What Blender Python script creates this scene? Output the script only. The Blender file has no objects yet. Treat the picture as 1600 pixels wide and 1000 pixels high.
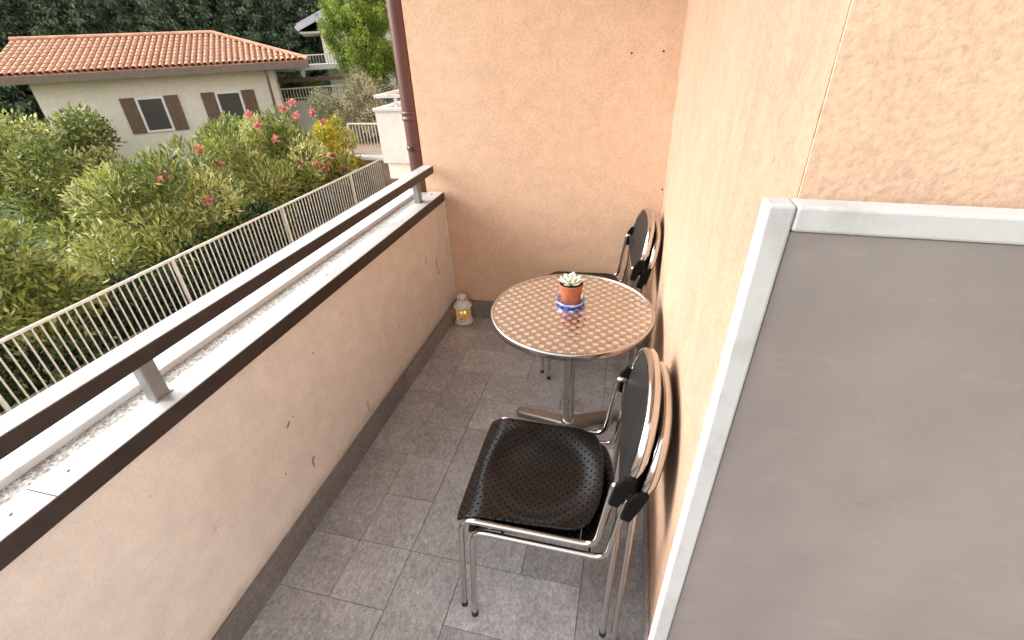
import bpy, math, random
import numpy as np
from mathutils import Vector, Matrix, Euler

random.seed(7)
rng = np.random.default_rng(7)
S = bpy.context.scene
R = math.radians

# ------------------------------------------------------------------ camera
cam_d = bpy.data.cameras.new("camera")
cam = bpy.data.objects.new("camera", cam_d)
S.collection.objects.link(cam)
cam_d.sensor_width = 36.0
cam_d.lens = 36.0 * 732.34 / 1600.0
cam_d.clip_start = 0.02
cam_d.clip_end = 400
RC = ((0.9705, 0.2376, -0.0404), (0.0889, -0.5088, -0.8563), (-0.2240, 0.8275, -0.5149))
M = Matrix(((RC[0][0], -RC[1][0], -RC[2][0], 0), (RC[0][1], -RC[1][1], -RC[2][1], 0),
            (RC[0][2], -RC[1][2], -RC[2][2], 0), (0, 0, 0, 1)))
cam.matrix_world = Matrix.Translation((0, 0, 1.75)) @ M.to_quaternion().to_matrix().to_4x4()
S.camera = cam

# ------------------------------------------------------------------ world, sun, exposure
SUN_DIR = Vector((0.80, 0.10, -0.50)).normalized()      # the way the light travels
w = bpy.data.worlds.new("World"); S.world = w; w.use_nodes = True
wn = w.node_tree; bg = wn.nodes["Background"]
sky = wn.nodes.new("ShaderNodeTexSky"); sky.sky_type = 'NISHITA'; sky.sun_disc = False
el = math.asin(-SUN_DIR.z)
sky.sun_elevation = el
sky.sun_rotation = math.atan2(-SUN_DIR.x, -SUN_DIR.y)
sky.air_density = 1.2; sky.dust_density = 3.5; sky.ozone_density = 1.0
hsv = wn.nodes.new("ShaderNodeHueSaturation"); hsv.inputs['Saturation'].default_value = 0.12
wn.links.new(sky.outputs[0], hsv.inputs['Color'])
wn.links.new(hsv.outputs[0], bg.inputs[0]); bg.inputs[1].default_value = 0.15
sun_d = bpy.data.lights.new("sun", 'SUN'); sun_d.energy = 0.5; sun_d.angle = R(34)
sun_d.color = (1.0, 0.95, 0.88)
sun = bpy.data.objects.new("sun", sun_d); S.collection.objects.link(sun)
sun.rotation_euler = SUN_DIR.to_track_quat('-Z', 'Y').to_euler()
S.view_settings.view_transform = 'Standard'; S.view_settings.look = 'None'
S.view_settings.gamma = 1.0; S.view_settings.exposure = 1.80
S.view_settings.use_curve_mapping = False

# ------------------------------------------------------------------ material helpers
MATS = {}
class NT:
    def __init__(s, name):
        s.m = bpy.data.materials.new(name); s.m.use_nodes = True
        s.t = s.m.node_tree; s.b = s.t.nodes["Principled BSDF"]
        s.tc = s.t.nodes.new("ShaderNodeTexCoord")
    def n(s, typ, **kw):
        nd = s.t.nodes.new(typ)
        for k, v in kw.items():
            if k[0] == '_': setattr(nd, k[1:], v)
            else: nd.inputs[k.replace('_', ' ')].default_value = v
        return nd
    def l(s, a, b): s.t.links.new(a, b)
    def noise(s, scale, detail=4, rough=0.55, co=None, vec=None):
        nd = s.n("ShaderNodeTexNoise", Scale=scale, Detail=detail, Roughness=rough)
        s.l(co if co is not None else s.tc.outputs['Object'], nd.inputs['Vector'])
        return nd.outputs['Fac']
    def ramp(s, fac, stops):
        r = s.n("ShaderNodeValToRGB"); e = r.color_ramp.elements
        while len(e) < len(stops): e.new(0.5)
        for i, (p, c) in enumerate(stops):
            e[i].position = p
            e[i].color = (c, c, c, 1) if isinstance(c, (int, float)) else (*c, 1)
        s.l(fac, r.inputs[0]); return r.outputs[0]
    def mix(s, fac, a, b, mode='MIX'):
        m = s.n("ShaderNodeMix", _data_type='RGBA', _blend_type=mode)
        for v, i in ((fac, 0), (a, 6), (b, 7)):
            if hasattr(v, 'links'): s.l(v, m.inputs[i])
            elif i == 0: m.inputs[0].default_value = v
            else: m.inputs[i].default_value = (*v, 1)
        return m.outputs[2]
    def math(s, op, a, b=0.0, c=None):
        m = s.n("ShaderNodeMath", _operation=op)
        for i, v in enumerate((a, b) if c is None else (a, b, c)):
            if hasattr(v, 'links'): s.l(v, m.inputs[i])
            else: m.inputs[i].default_value = v
        return m.outputs[0]
    def bump(s, h, strength=0.3, dist=0.01, prev=None):
        b = s.n("ShaderNodeBump", Strength=strength, Distance=dist)
        s.l(h, b.inputs['Height'])
        if prev is not None: s.l(prev, b.inputs['Normal'])
        return b.outputs[0]
    def out(s, col=None, rough=None, normal=None, metal=None, spec=None):
        B = s.b.inputs
        for v, k in ((col, 'Base Color'), (rough, 'Roughness'), (normal, 'Normal'), (metal, 'Metallic'), (spec, 'Specular IOR Level')):
            if v is None: continue
            if hasattr(v, 'links'): s.l(v, B[k])
            elif k == 'Base Color': B[k].default_value = (*v, 1)
            else: B[k].default_value = v
        MATS[s.m.name] = s.m
        return s.m
    def scaled(s, sx, sy, sz, co=None, rz=0, loc=(0, 0, 0)):
        mp = s.n("ShaderNodeMapping"); mp.inputs['Scale'].default_value = (sx, sy, sz)
        mp.inputs['Rotation'].default_value = (0, 0, rz); mp.inputs['Location'].default_value = loc
        s.l(co if co is not None else s.tc.outputs['Object'], mp.inputs['Vector']); return mp.outputs[0]

def simple(name, col, rough=0.6, metal=0.0, var=0.12, scale=8, bump=0.0, spec=0.5):
    t = NT(name)
    f = t.noise(scale, 5)
    lo = tuple(c * (1 - var) for c in col); hi = tuple(min(1, c * (1 + var)) for c in col)
    c = t.ramp(f, ((0.3, lo), (0.7, hi)))
    nrm = t.bump(t.noise(scale * 12, 3), bump, 0.004) if bump else None
    return t.out(c, rough, nrm, metal, spec)

def plaster(name, base, dark, streak=False, grain=1.0, scuffs=0.0):
    t = NT(name)
    big = t.noise(1.6, 6, 0.6)
    mid = t.noise(11, 5, 0.6)
    fine = t.noise(115, 4, 0.7)
    c = t.ramp(big, ((0.3, dark), (0.7, base)))
    m2 = t.ramp(mid, ((0.35, 0.93), (0.65, 1.04)))
    c = t.mix(1.0, c, m2, 'MULTIPLY')
    pit = t.ramp(fine, ((0.36, 0.85 if grain >= 1 else 0.93), (0.52, 1.0), (0.66, 1.10 if grain >= 1 else 1.02)))
    c = t.mix(1.0, c, pit, 'MULTIPLY')
    # rare small dark specks and pinholes
    v = t.n("ShaderNodeTexVoronoi", Scale=7.0); t.l(t.tc.outputs['Object'], v.inputs['Vector'])
    spk = t.ramp(v.outputs['Distance'], ((0.018, 0.45), (0.035, 1.0)))
    c = t.mix(0.6, c, t.mix(1.0, c, spk, 'MULTIPLY'))
    if streak:
        st = t.noise(14, 6, 0.65, co=t.scaled(1, 1.2, 0.12))
        c = t.mix(1.0, c, t.ramp(st, ((0.3, 0.93), (0.6, 1.03))), 'MULTIPLY')
    if scuffs:
        # knocked and stained patches
        sc = t.noise(5.0, 9, 0.78, co=t.scaled(1, 1.0, 0.7, loc=(3, 1, 2)))
        f = t.ramp(sc, ((0.60, 0.0), (0.72, scuffs * 0.5)))
        c = t.mix(f, c, (0.17, 0.125, 0.10))
        # dirty band that splashing rain left just above the skirting
        sep = t.n("ShaderNodeSeparateXYZ"); t.l(t.tc.outputs['Object'], sep.inputs[0])
        band = t.ramp(t.math('ADD', sep.outputs['Z'], t.math('MULTIPLY', t.noise(9, 6, 0.7), 0.12)), ((0.175, 0.5), (0.25, 0.0)))
        c = t.mix(band, c, (0.30, 0.22, 0.17))
        X = t.n("ShaderNodeSeparateXYZ"); t.l(t.tc.outputs['Object'], X.inputs[0])
        warp = t.math('MULTIPLY_ADD', t.noise(60, 5, 0.75), 1.6, -0.8)
        for (py, pz, ry, rz, tilt, k_) in ((1.066, 0.530, 0.016, 0.007, 0.5, 0.85), (1.10, 0.540, 0.005, 0.004, 0, 0.8), (1.113, 0.272, 0.006, 0.030, 0, 0.75), (1.122, 0.290, 0.010, 0.012, 0, 0.6),
                                       (0.976, 0.362, 0.006, 0.006, 0, 0.6), (2.58, 0.52, 0.012, 0.050, 0, 0.45), (2.60, 0.45, 0.030, 0.014, 0, 0.45), (2.43, 0.60, 0.010, 0.035, 0.4, 0.35),
                                       (1.30, 0.70, 0.006, 0.005, 0, 0.7), (1.55, 0.20, 0.012, 0.05, 0, 0.3), (2.2, 0.33, 0.006, 0.006, 0, 0.7), (1.93, 0.42, 0.005, 0.005, 0, 0.7), (2.36, 0.28, 0.006, 0.005, 0, 0.7)):
            dy = t.math('SUBTRACT', X.outputs['Y'], py); dz = t.math('SUBTRACT', X.outputs['Z'], pz)
            if tilt: dz = t.math('MULTIPLY_ADD', dy, -tilt, dz)
            dy = t.math('DIVIDE', dy, ry); dz = t.math('DIVIDE', dz, rz)
            q = t.math('ADD', t.math('ADD', t.math('MULTIPLY', dy, dy), t.math('MULTIPLY', dz, dz)), warp)
            c = t.mix(t.ramp(q, ((0.45, k_), (1.0, 0.0))), c, (0.115, 0.085, 0.068))
        seamd = t.math('ABSOLUTE', t.math('ADD', t.math('SUBTRACT', X.outputs['Z'], 0.562), t.math('MULTIPLY_ADD', t.noise(7, 6, 0.7), 0.016, -0.008)))
        seam = t.math('MULTIPLY', t.ramp(seamd, ((0.0012, 1.0), (0.0034, 0.0))), t.ramp(t.noise(16, 4, 0.7), ((0.38, 0.15), (0.55, 1.0))))
        c = t.mix(t.math('MULTIPLY', seam, 0.45), c, (0.86, 0.80, 0.73))
    b1 = t.bump(t.noise(150, 4, 0.65), 0.35 * grain, 0.003)
    if scuffs: b1 = t.bump(seam, 0.5, 0.004, b1)
    b2 = t.bump(mid, 0.18, 0.012, b1)
    if streak:
        b2 = t.bump(t.noise(22, 5, 0.7, co=t.scaled(1, 1.1, 0.16)), 0.32, 0.008, b2)
    return t.out(c, 0.92, b2, 0, 0.2)

plaster("peach_plaster", (0.70, 0.48, 0.335), (0.65, 0.435, 0.295))
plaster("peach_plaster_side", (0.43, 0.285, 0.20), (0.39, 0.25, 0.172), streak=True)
plaster("pale_plaster", (0.80, 0.715, 0.63), (0.75, 0.66, 0.575), grain=0.45, scuffs=0.75)
plaster("cream_plaster", (0.74, 0.69, 0.60), (0.70, 0.65, 0.56), grain=0.5)
plaster("white_plaster", (0.60, 0.575, 0.535), (0.56, 0.535, 0.495), grain=0.4)
plaster("ceiling_plaster", (0.72, 0.62, 0.52), (0.70, 0.60, 0.50), grain=0.5)

def tile_mat(name, lo, hi):
    t = NT(name)
    oi = t.n("ShaderNodeObjectInfo")
    off = t.n("ShaderNodeVectorMath", _operation='SCALE'); off.inputs[0].default_value = (31, 17, 5)
    t.l(oi.outputs['Random'], off.inputs['Scale'])
    ad = t.n("ShaderNodeVectorMath", _operation='ADD')
    t.l(t.tc.outputs['Object'], ad.inputs[0]); t.l(off.outputs[0], ad.inputs[1])
    co = ad.outputs[0]
    big = t.noise(4.5, 5, 0.6, co)
    wob = t.noise(30, 3, 0.6, co)
    grain = t.n("ShaderNodeTexNoise", Scale=85.0, Detail=8.0, Roughness=0.85)
    grain.inputs['Distortion'].default_value = 0.9
    t.l(t.scaled(1.0, 0.62, 1.0, co, rz=0.6), grain.inputs['Vector'])
    g = grain.outputs['Fac']
    c = t.ramp(big, ((0.3, lo), (0.72, hi)))
    c = t.mix(1.0, c, t.ramp(g, ((0.32, 0.48), (0.48, 0.92), (0.62, 1.5))), 'MULTIPLY')
    c = t.mix(1.0, c, t.ramp(wob, ((0.3, 0.9), (0.7, 1.1))), 'MULTIPLY')
    # hairline pale veins
    ve = t.noise(7, 6, 0.6, t.scaled(1, 1, 1, co, loc=(4, 9, 0)))
    vn = t.ramp(t.math('ABSOLUTE', t.math('SUBTRACT', ve, 0.5)), ((0.0, 0.28), (0.012, 0.0)))
    c = t.mix(vn, c, (0.34, 0.31, 0.285))
    tint = t.ramp(oi.outputs['Random'], ((0.0, 0.78), (0.5, 1.0), (1.0, 1.16)))
    c = t.mix(1.0, c, tint, 'MULTIPLY')
    r = t.ramp(g, ((0.3, 0.46), (0.7, 0.32)))
    nb = t.bump(g, 0.35, 0.003)
    nb = t.bump(t.noise(18, 4, 0.6, co), 0.2, 0.006, nb)
    return t.out(c, r, nb, 0, 0.5)
tile_mat("slate_tile", (0.31, 0.305, 0.305), (0.43, 0.424, 0.424))
tile_mat("slate_skirting", (0.20, 0.182, 0.17), (0.27, 0.25, 0.235))
simple("grout", (0.20, 0.185, 0.175), 0.9, 0, 0.15, 40, 0.2)

def metal(name, col, rough, scratch=0.0, var=0.08):
    t = NT(name)
    f = t.noise(30, 5, 0.6)
    r = t.ramp(f, ((0.3, rough * 0.8), (0.7, rough * 1.25)))
    nb = t.bump(t.noise(60, 2), scratch, 0.001) if scratch else None
    c = t.ramp(t.noise(9, 4), ((0.3, tuple(x * (1 - var) for x in col)), (0.7, col)))
    return t.out(c, r, nb, 1.0)
metal("chrome", (0.66, 0.63, 0.60), 0.12)
metal("worn_chrome", (0.60, 0.575, 0.55), 0.2)
metal("brushed_steel", (0.58, 0.55, 0.52), 0.24)
metal("cast_aluminium", (0.33, 0.31, 0.295), 0.42, 0.2)

# pressed aluminium table sheet: rounded dimples in a diagonal grid
t = NT("pressed_aluminium")
co = t.scaled(2 * math.pi / 0.0362, 2 * math.pi / 0.0362, 1, rz=R(45))
sp = t.n("ShaderNodeSeparateXYZ"); t.l(co, sp.inputs[0])
f_ = t.math('MULTIPLY_ADD', t.math('ADD', t.math('COSINE', sp.outputs['X']), t.math('COSINE', sp.outputs['Y'])), 0.25, 0.5)
disc = t.ramp(f_, ((0.27, 0.0), (0.48, 1.0)))          # 1 in a swirled disc, 0 in the diamonds between
rg = t.ramp(disc, ((0.0, 0.38), (1.0, 0.20)))
cc = t.mix(disc, (0.94, 0.94, 0.93), (0.58, 0.56, 0.545))  # wall reflection painted into the darker discs, sky reflection into the paler diamonds
nb = t.bump(f_, 0.34, 0.008)
nb = t.bump(t.noise(400, 2), 0.05, 0.0005, nb)
t.out(cc, rg, nb, 1.0)

# perforated black shell of the seats
t = NT("perforated_black")
P = 0.0196
co = t.scaled(1 / P, 1 / P, 1, rz=R(45))
fr = t.n("ShaderNodeVectorMath", _operation='FRACTION'); t.l(co, fr.inputs[0])
sb = t.n("ShaderNodeVectorMath", _operation='SUBTRACT'); t.l(fr.outputs[0], sb.inputs[0]); sb.inputs[1].default_value = (0.5, 0.5, 0)
sp = t.n("ShaderNodeSeparateXYZ"); t.l(sb.outputs[0], sp.inputs[0])
d = t.math('SQRT', t.math('ADD', t.math('MULTIPLY', sp.outputs['X'], sp.outputs['X']), t.math('MULTIPLY', sp.outputs['Y'], sp.outputs['Y'])))
hole = t.ramp(d, ((0.12, 0.0), (0.19, 1.0)))
cc = t.mix(hole, (0.0015, 0.0015, 0.0015), t.ramp(t.noise(14, 5), ((0.3, (0.0035, 0.0036, 0.0037)), (0.7, (0.006, 0.0061, 0.0062)))))
rr = t.ramp(hole, ((0.0, 0.9), (1.0, 0.25)))
nb = t.bump(hole, 0.9, 0.003)
nb = t.bump(t.noise(500, 3), 0.14, 0.001, nb)
t.out(cc, rr, nb, 0, t.math('MULTIPLY_ADD', hole, 0.42, 0.05))
t = NT("black_shell")
nb = t.bump(t.noise(420, 3, 0.6), 0.35, 0.0015)
t.out(t.ramp(t.noise(10, 4), ((0.3, (0.009, 0.0088, 0.0085)), (0.7, (0.014, 0.0135, 0.013)))), 0.46, nb, 0, 0.25)
simple("black_plastic", (0.006, 0.0058, 0.0056), 0.55, 0, 0.15, 20, 0, 0.12)
simple("rubber", (0.03, 0.03, 0.03), 0.8)

# mottled pale metal; on cap and rail tops its paleness paints in sky sheen
t = NT("pale_zinc_sky_sheen")
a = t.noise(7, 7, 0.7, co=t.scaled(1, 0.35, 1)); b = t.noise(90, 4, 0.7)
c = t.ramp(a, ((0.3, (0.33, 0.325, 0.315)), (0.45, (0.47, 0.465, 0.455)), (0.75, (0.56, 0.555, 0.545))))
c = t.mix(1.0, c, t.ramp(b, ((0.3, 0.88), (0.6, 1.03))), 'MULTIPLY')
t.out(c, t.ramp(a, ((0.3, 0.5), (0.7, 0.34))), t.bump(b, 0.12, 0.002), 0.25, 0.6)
simple("grey_steel", (0.27, 0.265, 0.255), 0.45, 0.4, 0.15, 20, 0.1)
simple("brown_metal", (0.042, 0.029, 0.022), 0.42, 0.0, 0.2, 14, 0.08)
t = NT("brown_pipe")
a = t.noise(6, 6, 0.65); b = t.noise(38, 5, 0.75)
c = t.ramp(a, ((0.3, (0.080, 0.024, 0.019)), (0.7, (0.105, 0.034, 0.027))))
c = t.mix(t.ramp(b, ((0.72, 0.0), (0.76, 0.6))), c, (0.30, 0.17, 0.14))
t.out(c, 0.42, t.bump(b, 0.08, 0.002), 0, 0.5)
t = NT("granular_concrete")
v = t.n("ShaderNodeTexVoronoi", Scale=160.0); t.l(t.tc.outputs['Object'], v.inputs['Vector'])
sv = t.n("ShaderNodeSeparateColor"); t.l(v.outputs['Color'], sv.inputs[0])
c = t.ramp(sv.outputs[0], ((0.0, (0.22, 0.19, 0.17)), (0.5, (0.42, 0.385, 0.35)), (1.0, (0.62, 0.58, 0.54))))
c = t.mix(1.0, c, t.ramp(t.noise(9, 6, 0.7), ((0.3, 0.78), (0.65, 1.05))), 'MULTIPLY')
t.out(c, 0.9, t.bump(v.outputs['Distance'], 0.6, 0.004), 0, 0.3)
t = NT("white_marble")
a = t.noise(6, 8, 0.7)
c = t.ramp(a, ((0.36, (0.60, 0.60, 0.58)), (0.5, (0.75, 0.745, 0.72)), (0.8, (0.78, 0.775, 0.75))))
sc = t.noise(26, 6, 0.8, co=t.scaled(1, 1, 0.25))
c = t.mix(t.ramp(sc, ((0.68, 0.0), (0.74, 0.5))), c, (0.40, 0.38, 0.36))
t.out(c, 0.5, t.bump(t.noise(120, 4), 0.15, 0.002), 0, 0.4)
t = NT("board_edge")
a = t.noise(9, 8, 0.7)
c = t.ramp(a, ((0.36, (0.36, 0.355, 0.345)), (0.5, (0.44, 0.435, 0.425)), (0.8, (0.48, 0.475, 0.465))))
sc = t.noise(30, 6, 0.8, co=t.scaled(1, 1, 0.2))
c = t.mix(t.ramp(sc, ((0.66, 0.0), (0.72, 0.5))), c, (0.28, 0.27, 0.26))
t.out(c, 0.6, t.bump(t.noise(120, 4), 0.2, 0.002), 0, 0.35)
t = NT("grey_reveal")
a = t.noise(5, 6, 0.6); sm = t.noise(9, 8, 0.75, co=t.scaled(1.0, 1, 2.6))
c = t.ramp(a, ((0.3, (0.20, 0.172, 0.155)), (0.7, (0.235, 0.205, 0.186))))
c = t.mix(t.ramp(sm, ((0.56, 0.0), (0.74, 0.24))), c, (0.38, 0.345, 0.32))
c = t.mix(1.0, c, t.ramp(t.noise(2.2, 7, 0.65), ((0.3, 0.84), (0.7, 1.10))), 'MULTIPLY')
c = t.mix(t.ramp(t.noise(21, 5, 0.7), ((0.66, 0.0), (0.72, 0.5))), c, (0.17, 0.145, 0.13))
t.out(c, 0.5, t.bump(t.noise(40, 5), 0.12, 0.004), 0, 0.45)

simple("terracotta", (0.36, 0.105, 0.048), 0.75, 0, 0.15, 30, 0.2)
t = NT("blue_glaze")
a = t.noise(90, 4, 0.7)
c = t.ramp(a, ((0.40, (0.05, 0.09, 0.42)), (0.52, (0.30, 0.34, 0.55)), (0.62, (0.60, 0.58, 0.62))))
t.out(c, 0.12, None, 0, 0.6)
simple("blue_base", (0.05, 0.10, 0.45), 0.15, 0, 0.1, 30)
t = NT("succulent_leaf")
a = t.noise(45, 4)
t.out(t.ramp(a, ((0.3, (0.42, 0.52, 0.40)), (0.6, (0.62, 0.68, 0.58)), (0.8, (0.70, 0.73, 0.66)))), 0.5, None, 0, 0.4)
simple("succulent_core", (0.36, 0.44, 0.16), 0.55)
simple("potting_soil", (0.035, 0.022, 0.015), 0.95, 0, 0.4, 60, 0.8)
t = NT("white_enamel")
a = t.noise(22, 6, 0.75)
c = t.mix(t.ramp(a, ((0.62, 0.0), (0.72, 0.7))), (0.74, 0.71, 0.68), (0.30, 0.25, 0.21))
t.out(c, 0.45, t.bump(t.noise(60, 3), 0.1, 0.002), 0, 0.4)
simple("candle_wax", (0.75, 0.62, 0.40), 0.6)
t = NT("candle_glow"); t.b.inputs['Emission Color'].default_value = (1.0, 0.42, 0.06, 1); t.b.inputs['Emission Strength'].default_value = 1.2
t.out((0.8, 0.4, 0.1), 0.5)
t = NT("amber_glass")
t.b.inputs['Transmission Weight'].default_value = 0.85
a = t.noise(60, 4)
t.out(t.ramp(a, ((0.35, (0.42, 0.25, 0.04)), (0.65, (0.95, 0.76, 0.28)))), 0.25, t.bump(a, 0.3, 0.004))
t = NT("window_glass"); t.b.inputs['Transmission Weight'].default_value = 1.0; t.out((0.95, 0.97, 0.96), 0.02)
simple("cream_curtain", (0.66, 0.54, 0.42), 0.9, 0, 0.06, 5)
simple("white_paint", (0.74, 0.73, 0.70), 0.45, 0, 0.05, 10)
simple("pale_rail_paint", (0.62, 0.59, 0.53), 0.5, 0, 0.1, 10)
simple("grey_fence_paint", (0.36, 0.35, 0.32), 0.5, 0, 0.12, 10)
simple("lavender_metal", (0.50, 0.50, 0.58), 0.35, 0.3, 0.06, 3)
simple("brown_timber", (0.14, 0.085, 0.06), 0.7, 0, 0.2, 6)
simple("fascia_brown", (0.17, 0.125, 0.10), 0.6, 0, 0.12, 5)
simple("roof_clay", (0.50, 0.27, 0.17), 0.85, 0, 0.3, 5, 0.2)
simple("grass", (0.075, 0.11, 0.028), 0.95, 0, 0.35, 1.2, 0.3)
simple("paving", (0.34, 0.31, 0.28), 0.9, 0, 0.15, 3, 0.2)
simple("soil", (0.27, 0.19, 0.13), 0.95, 0, 0.3, 4, 0.5)
simple("tan_stone", (0.36, 0.27, 0.20), 0.9, 0, 0.25, 5, 0.4)
simple("grey_sheet", (0.20, 0.20, 0.195), 0.6, 0, 0.2, 5)
simple("dark_interior", (0.05, 0.045, 0.04), 0.5)
simple("bark", (0.12, 0.085, 0.06), 0.95, 0, 0.3, 9, 0.5)
simple("wall_plug", (0.02, 0.018, 0.016), 0.8)

def leaf_mat(name, trans=0.25, rough=0.5):
    t = NT(name)
    at = t.n("ShaderNodeAttribute", _attribute_name="leaf_colour")
    t.out(at.outputs['Color'], rough, None, 0, 0.35)
    tr = t.n("ShaderNodeBsdfTranslucent"); t.l(at.outputs['Color'], tr.inputs[0])
    mx = t.n("ShaderNodeMixShader"); mx.inputs[0].default_value = trans
    t.l(t.b.outputs[0], mx.inputs[1]); t.l(tr.outputs[0], mx.inputs[2])
    t.l(mx.outputs[0], t.t.nodes["Material Output"].inputs[0])
    return t.m
leaf_mat("leaf"); leaf_mat("petal", 0.3, 0.7)

# ------------------------------------------------------------------ mesh helpers
class MB:
    def __init__(s): s.v = []; s.f = []; s.sm = []
    def add(s, vs, fs, smooth=False):
        o = len(s.v); s.v += [tuple(p) for p in vs]
        for f in fs: s.f.append(tuple(i + o for i in f)); s.sm.append(smooth)
    def box(s, x0, x1, y0, y1, z0, z1):
        vs = [(x, y, z) for z in (z0, z1) for y in (y0, y1) for x in (x0, x1)]
        s.add(vs, [(0, 2, 3, 1), (4, 5, 7, 6), (0, 1, 5, 4), (2, 6, 7, 3), (0, 4, 6, 2), (1, 3, 7, 5)]); return s
    def bar(s, a, b, w, h, up=(0, 0, 1)):
        a, b = Vector(a), Vector(b); d = (b - a).normalized(); u = Vector(up)
        r = d.cross(u).normalized(); u = r.cross(d)
        vs = [p + r * sx * w / 2 + u * sz * h / 2 for p in (a, b) for sz in (-1, 1) for sx in (-1, 1)]
        s.add(vs, [(0, 1, 3, 2), (4, 6, 7, 5), (0, 4, 5, 1), (2, 3, 7, 6), (0, 2, 6, 4), (1, 5, 7, 3)]); return s
    def tube(s, pts, r, n=12, cap=True, radii=None):
        pts = [Vector(p) for p in pts]; m = len(pts)
        t0 = (pts[1] - pts[0]).normalized()
        ref = Vector((0, 0, 1)) if abs(t0.z) < 0.9 else Vector((1, 0, 0))
        nrm = t0.cross(ref).normalized(); vs = []; prev = t0
        for i, p in enumerate(pts):
            t = ((pts[min(i + 1, m - 1)] - pts[max(i - 1, 0)])).normalized()
            nrm = (nrm - t * nrm.dot(t)).normalized(); b = t.cross(nrm)
            rr = radii[i] if radii else r
            for k in range(n):
                a = 2 * math.pi * k / n; vs.append(p + (nrm * math.cos(a) + b * math.sin(a)) * rr)
        fs = [(i * n + k, i * n + (k + 1) % n, (i + 1) * n + (k + 1) % n, (i + 1) * n + k) for i in range(m - 1) for k in range(n)]
        s.add(vs, fs, True)
        if cap:
            s.add(vs[:n], [tuple(range(n))[::-1]]); s.add(vs[-n:], [tuple(range(n))])
        return s
    def lathe(s, prof, c=(0, 0, 0), n=48, smooth=True, closed=False):
        vs = []
        for r, z in prof:
            for k in range(n):
                a = 2 * math.pi * k / n; vs.append((c[0] + r * math.cos(a), c[1] + r * math.sin(a), c[2] + z))
        fs = [(i * n + k, i * n + (k + 1) % n, (i + 1) * n + (k + 1) % n, (i + 1) * n + k) for i in range(len(prof) - 1) for k in range(n)]
        s.add(vs, fs, smooth); return s
    def prism(s, poly, z0, z1, axis='z'):
        n = len(poly)
        def mk(a, b, h): return {'z': (a, b, h), 'x': (h, a, b), 'y': (a, h, b)}[axis]
        vs = [mk(a, b, z0) for a, b in poly] + [mk(a, b, z1) for a, b in poly]
        s.add(vs, [tuple(range(n))[::-1], tuple(range(n, 2 * n))] + [(i, (i + 1) % n, (i + 1) % n + n, i + n) for i in range(n)]); return s
    def build(s, name, mat, parent=None, loc=None, bevel=0, seg=2, weld=False, recalc=True):
        me = bpy.data.meshes.new(name); me.from_pydata(s.v, [], s.f)
        me.polygons.foreach_set('use_smooth', s.sm); me.materials.append(MATS[mat])
        if recalc:
            import bmesh
            bm = bmesh.new(); bm.from_mesh(me)
            if weld: bmesh.ops.remove_doubles(bm, verts=bm.verts, dist=1e-5)
            bmesh.ops.recalc_face_normals(bm, faces=bm.faces); bm.to_mesh(me); bm.free()
        o = bpy.data.objects.new(name, me); S.collection.objects.link(o)
        if parent is not None: o.parent = parent
        if loc is not None: o.location = loc
        if bevel:
            md = o.modifiers.new("bevel", 'BEVEL'); md.width = bevel; md.segments = seg; md.limit_method = 'ANGLE'
            md.angle_limit = R(40); md.harden_normals = False
        return o

def tag(o, label=None, cat=None, group=None, kind=None):
    if label: o["label"] = label
    if cat: o["category"] = cat
    if group: o["group"] = group
    if kind: o["kind"] = kind
    return o
def empty(name, loc=(0, 0, 0), rz=0, **k):
    o = bpy.data.objects.new(name, None); S.collection.objects.link(o)
    o.location = loc; o.rotation_euler = (0, 0, rz); o.empty_display_size = 0.1
    return tag(o, **k)
def copy_tree(o, parent=None):
    c = o.copy(); S.collection.objects.link(c); c.parent = parent
    for ch in list(o.children): copy_tree(ch, c)
    return c
def arc(c, a, b, r0, n=7):
    """quarter-style fillet points around corner c between points a and b"""
    a, b, c = Vector(a), Vector(b), Vector(c)
    da = (a - c).normalized(); db = (b - c).normalized()
    p0 = c + da * r0; p1 = c + db * r0
    return [(1 - t) ** 2 * p0 + 2 * t * (1 - t) * c + t * t * p1 for t in [i / n for i in range(n + 1)]]
def fillet(pts, rs, n=7):
    out = [Vector(pts[0])]
    for i in range(1, len(pts) - 1): out += arc(pts[i], pts[i - 1], pts[i + 1], rs[i - 1], n)
    out.append(Vector(pts[-1])); return out

# ================================================================== SETTING: balcony shell
XL, XR, YB = -1.185, 0.178, 2.82
# floor bed (grout) and tiles
fl = MB().box(-1.2, 1.6, -1.8, 2.86, -0.25, -0.004).build("balcony_floor", "grout"); tag(fl, kind="structure")
GX = [-1.188 + 0.2268 * i for i in range(7)]; GX[6] = 0.172
GY = lambda j: 0.757 + 0.2357 * j
layout = [ # (col,row,w,h) read off the photograph
 (0,0,1,1),(1,0,1,1),(2,-1,1,2),(3,0,2,1),(5,-1,1,3),
 (0,1,1,2),(1,1,1,1),(2,1,2,2),(4,1,1,1),(1,2,1,1),(4,2,2,1),
 (0,3,2,1),(2,3,2,1),(4,3,1,2),(5,3,1,1),
 (0,4,1,1),(1,4,1,2),(2,4,2,1),(5,4,1,2),
 (2,5,2,1),(4,5,1,2),(0,5,1,2),(1,6,2,1),(3,6,1,1),(5,6,1,1),
 (0,7,2,1),(2,7,1,2),(3,7,2,1),(5,7,1,1),(0,8,1,1),(1,8,1,1),(3,8,1,1),(4,8,2,1),
 (0,-2,2,2),(2,-3,2,2),(3,-1,2,1),(4,-2,1,1),(5,-2,1,1)]
occ = set()
for c, r, w_, h_ in layout:
    for a in range(w_):
        for b in range(h_): occ.add((c + a, r + b))
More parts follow.
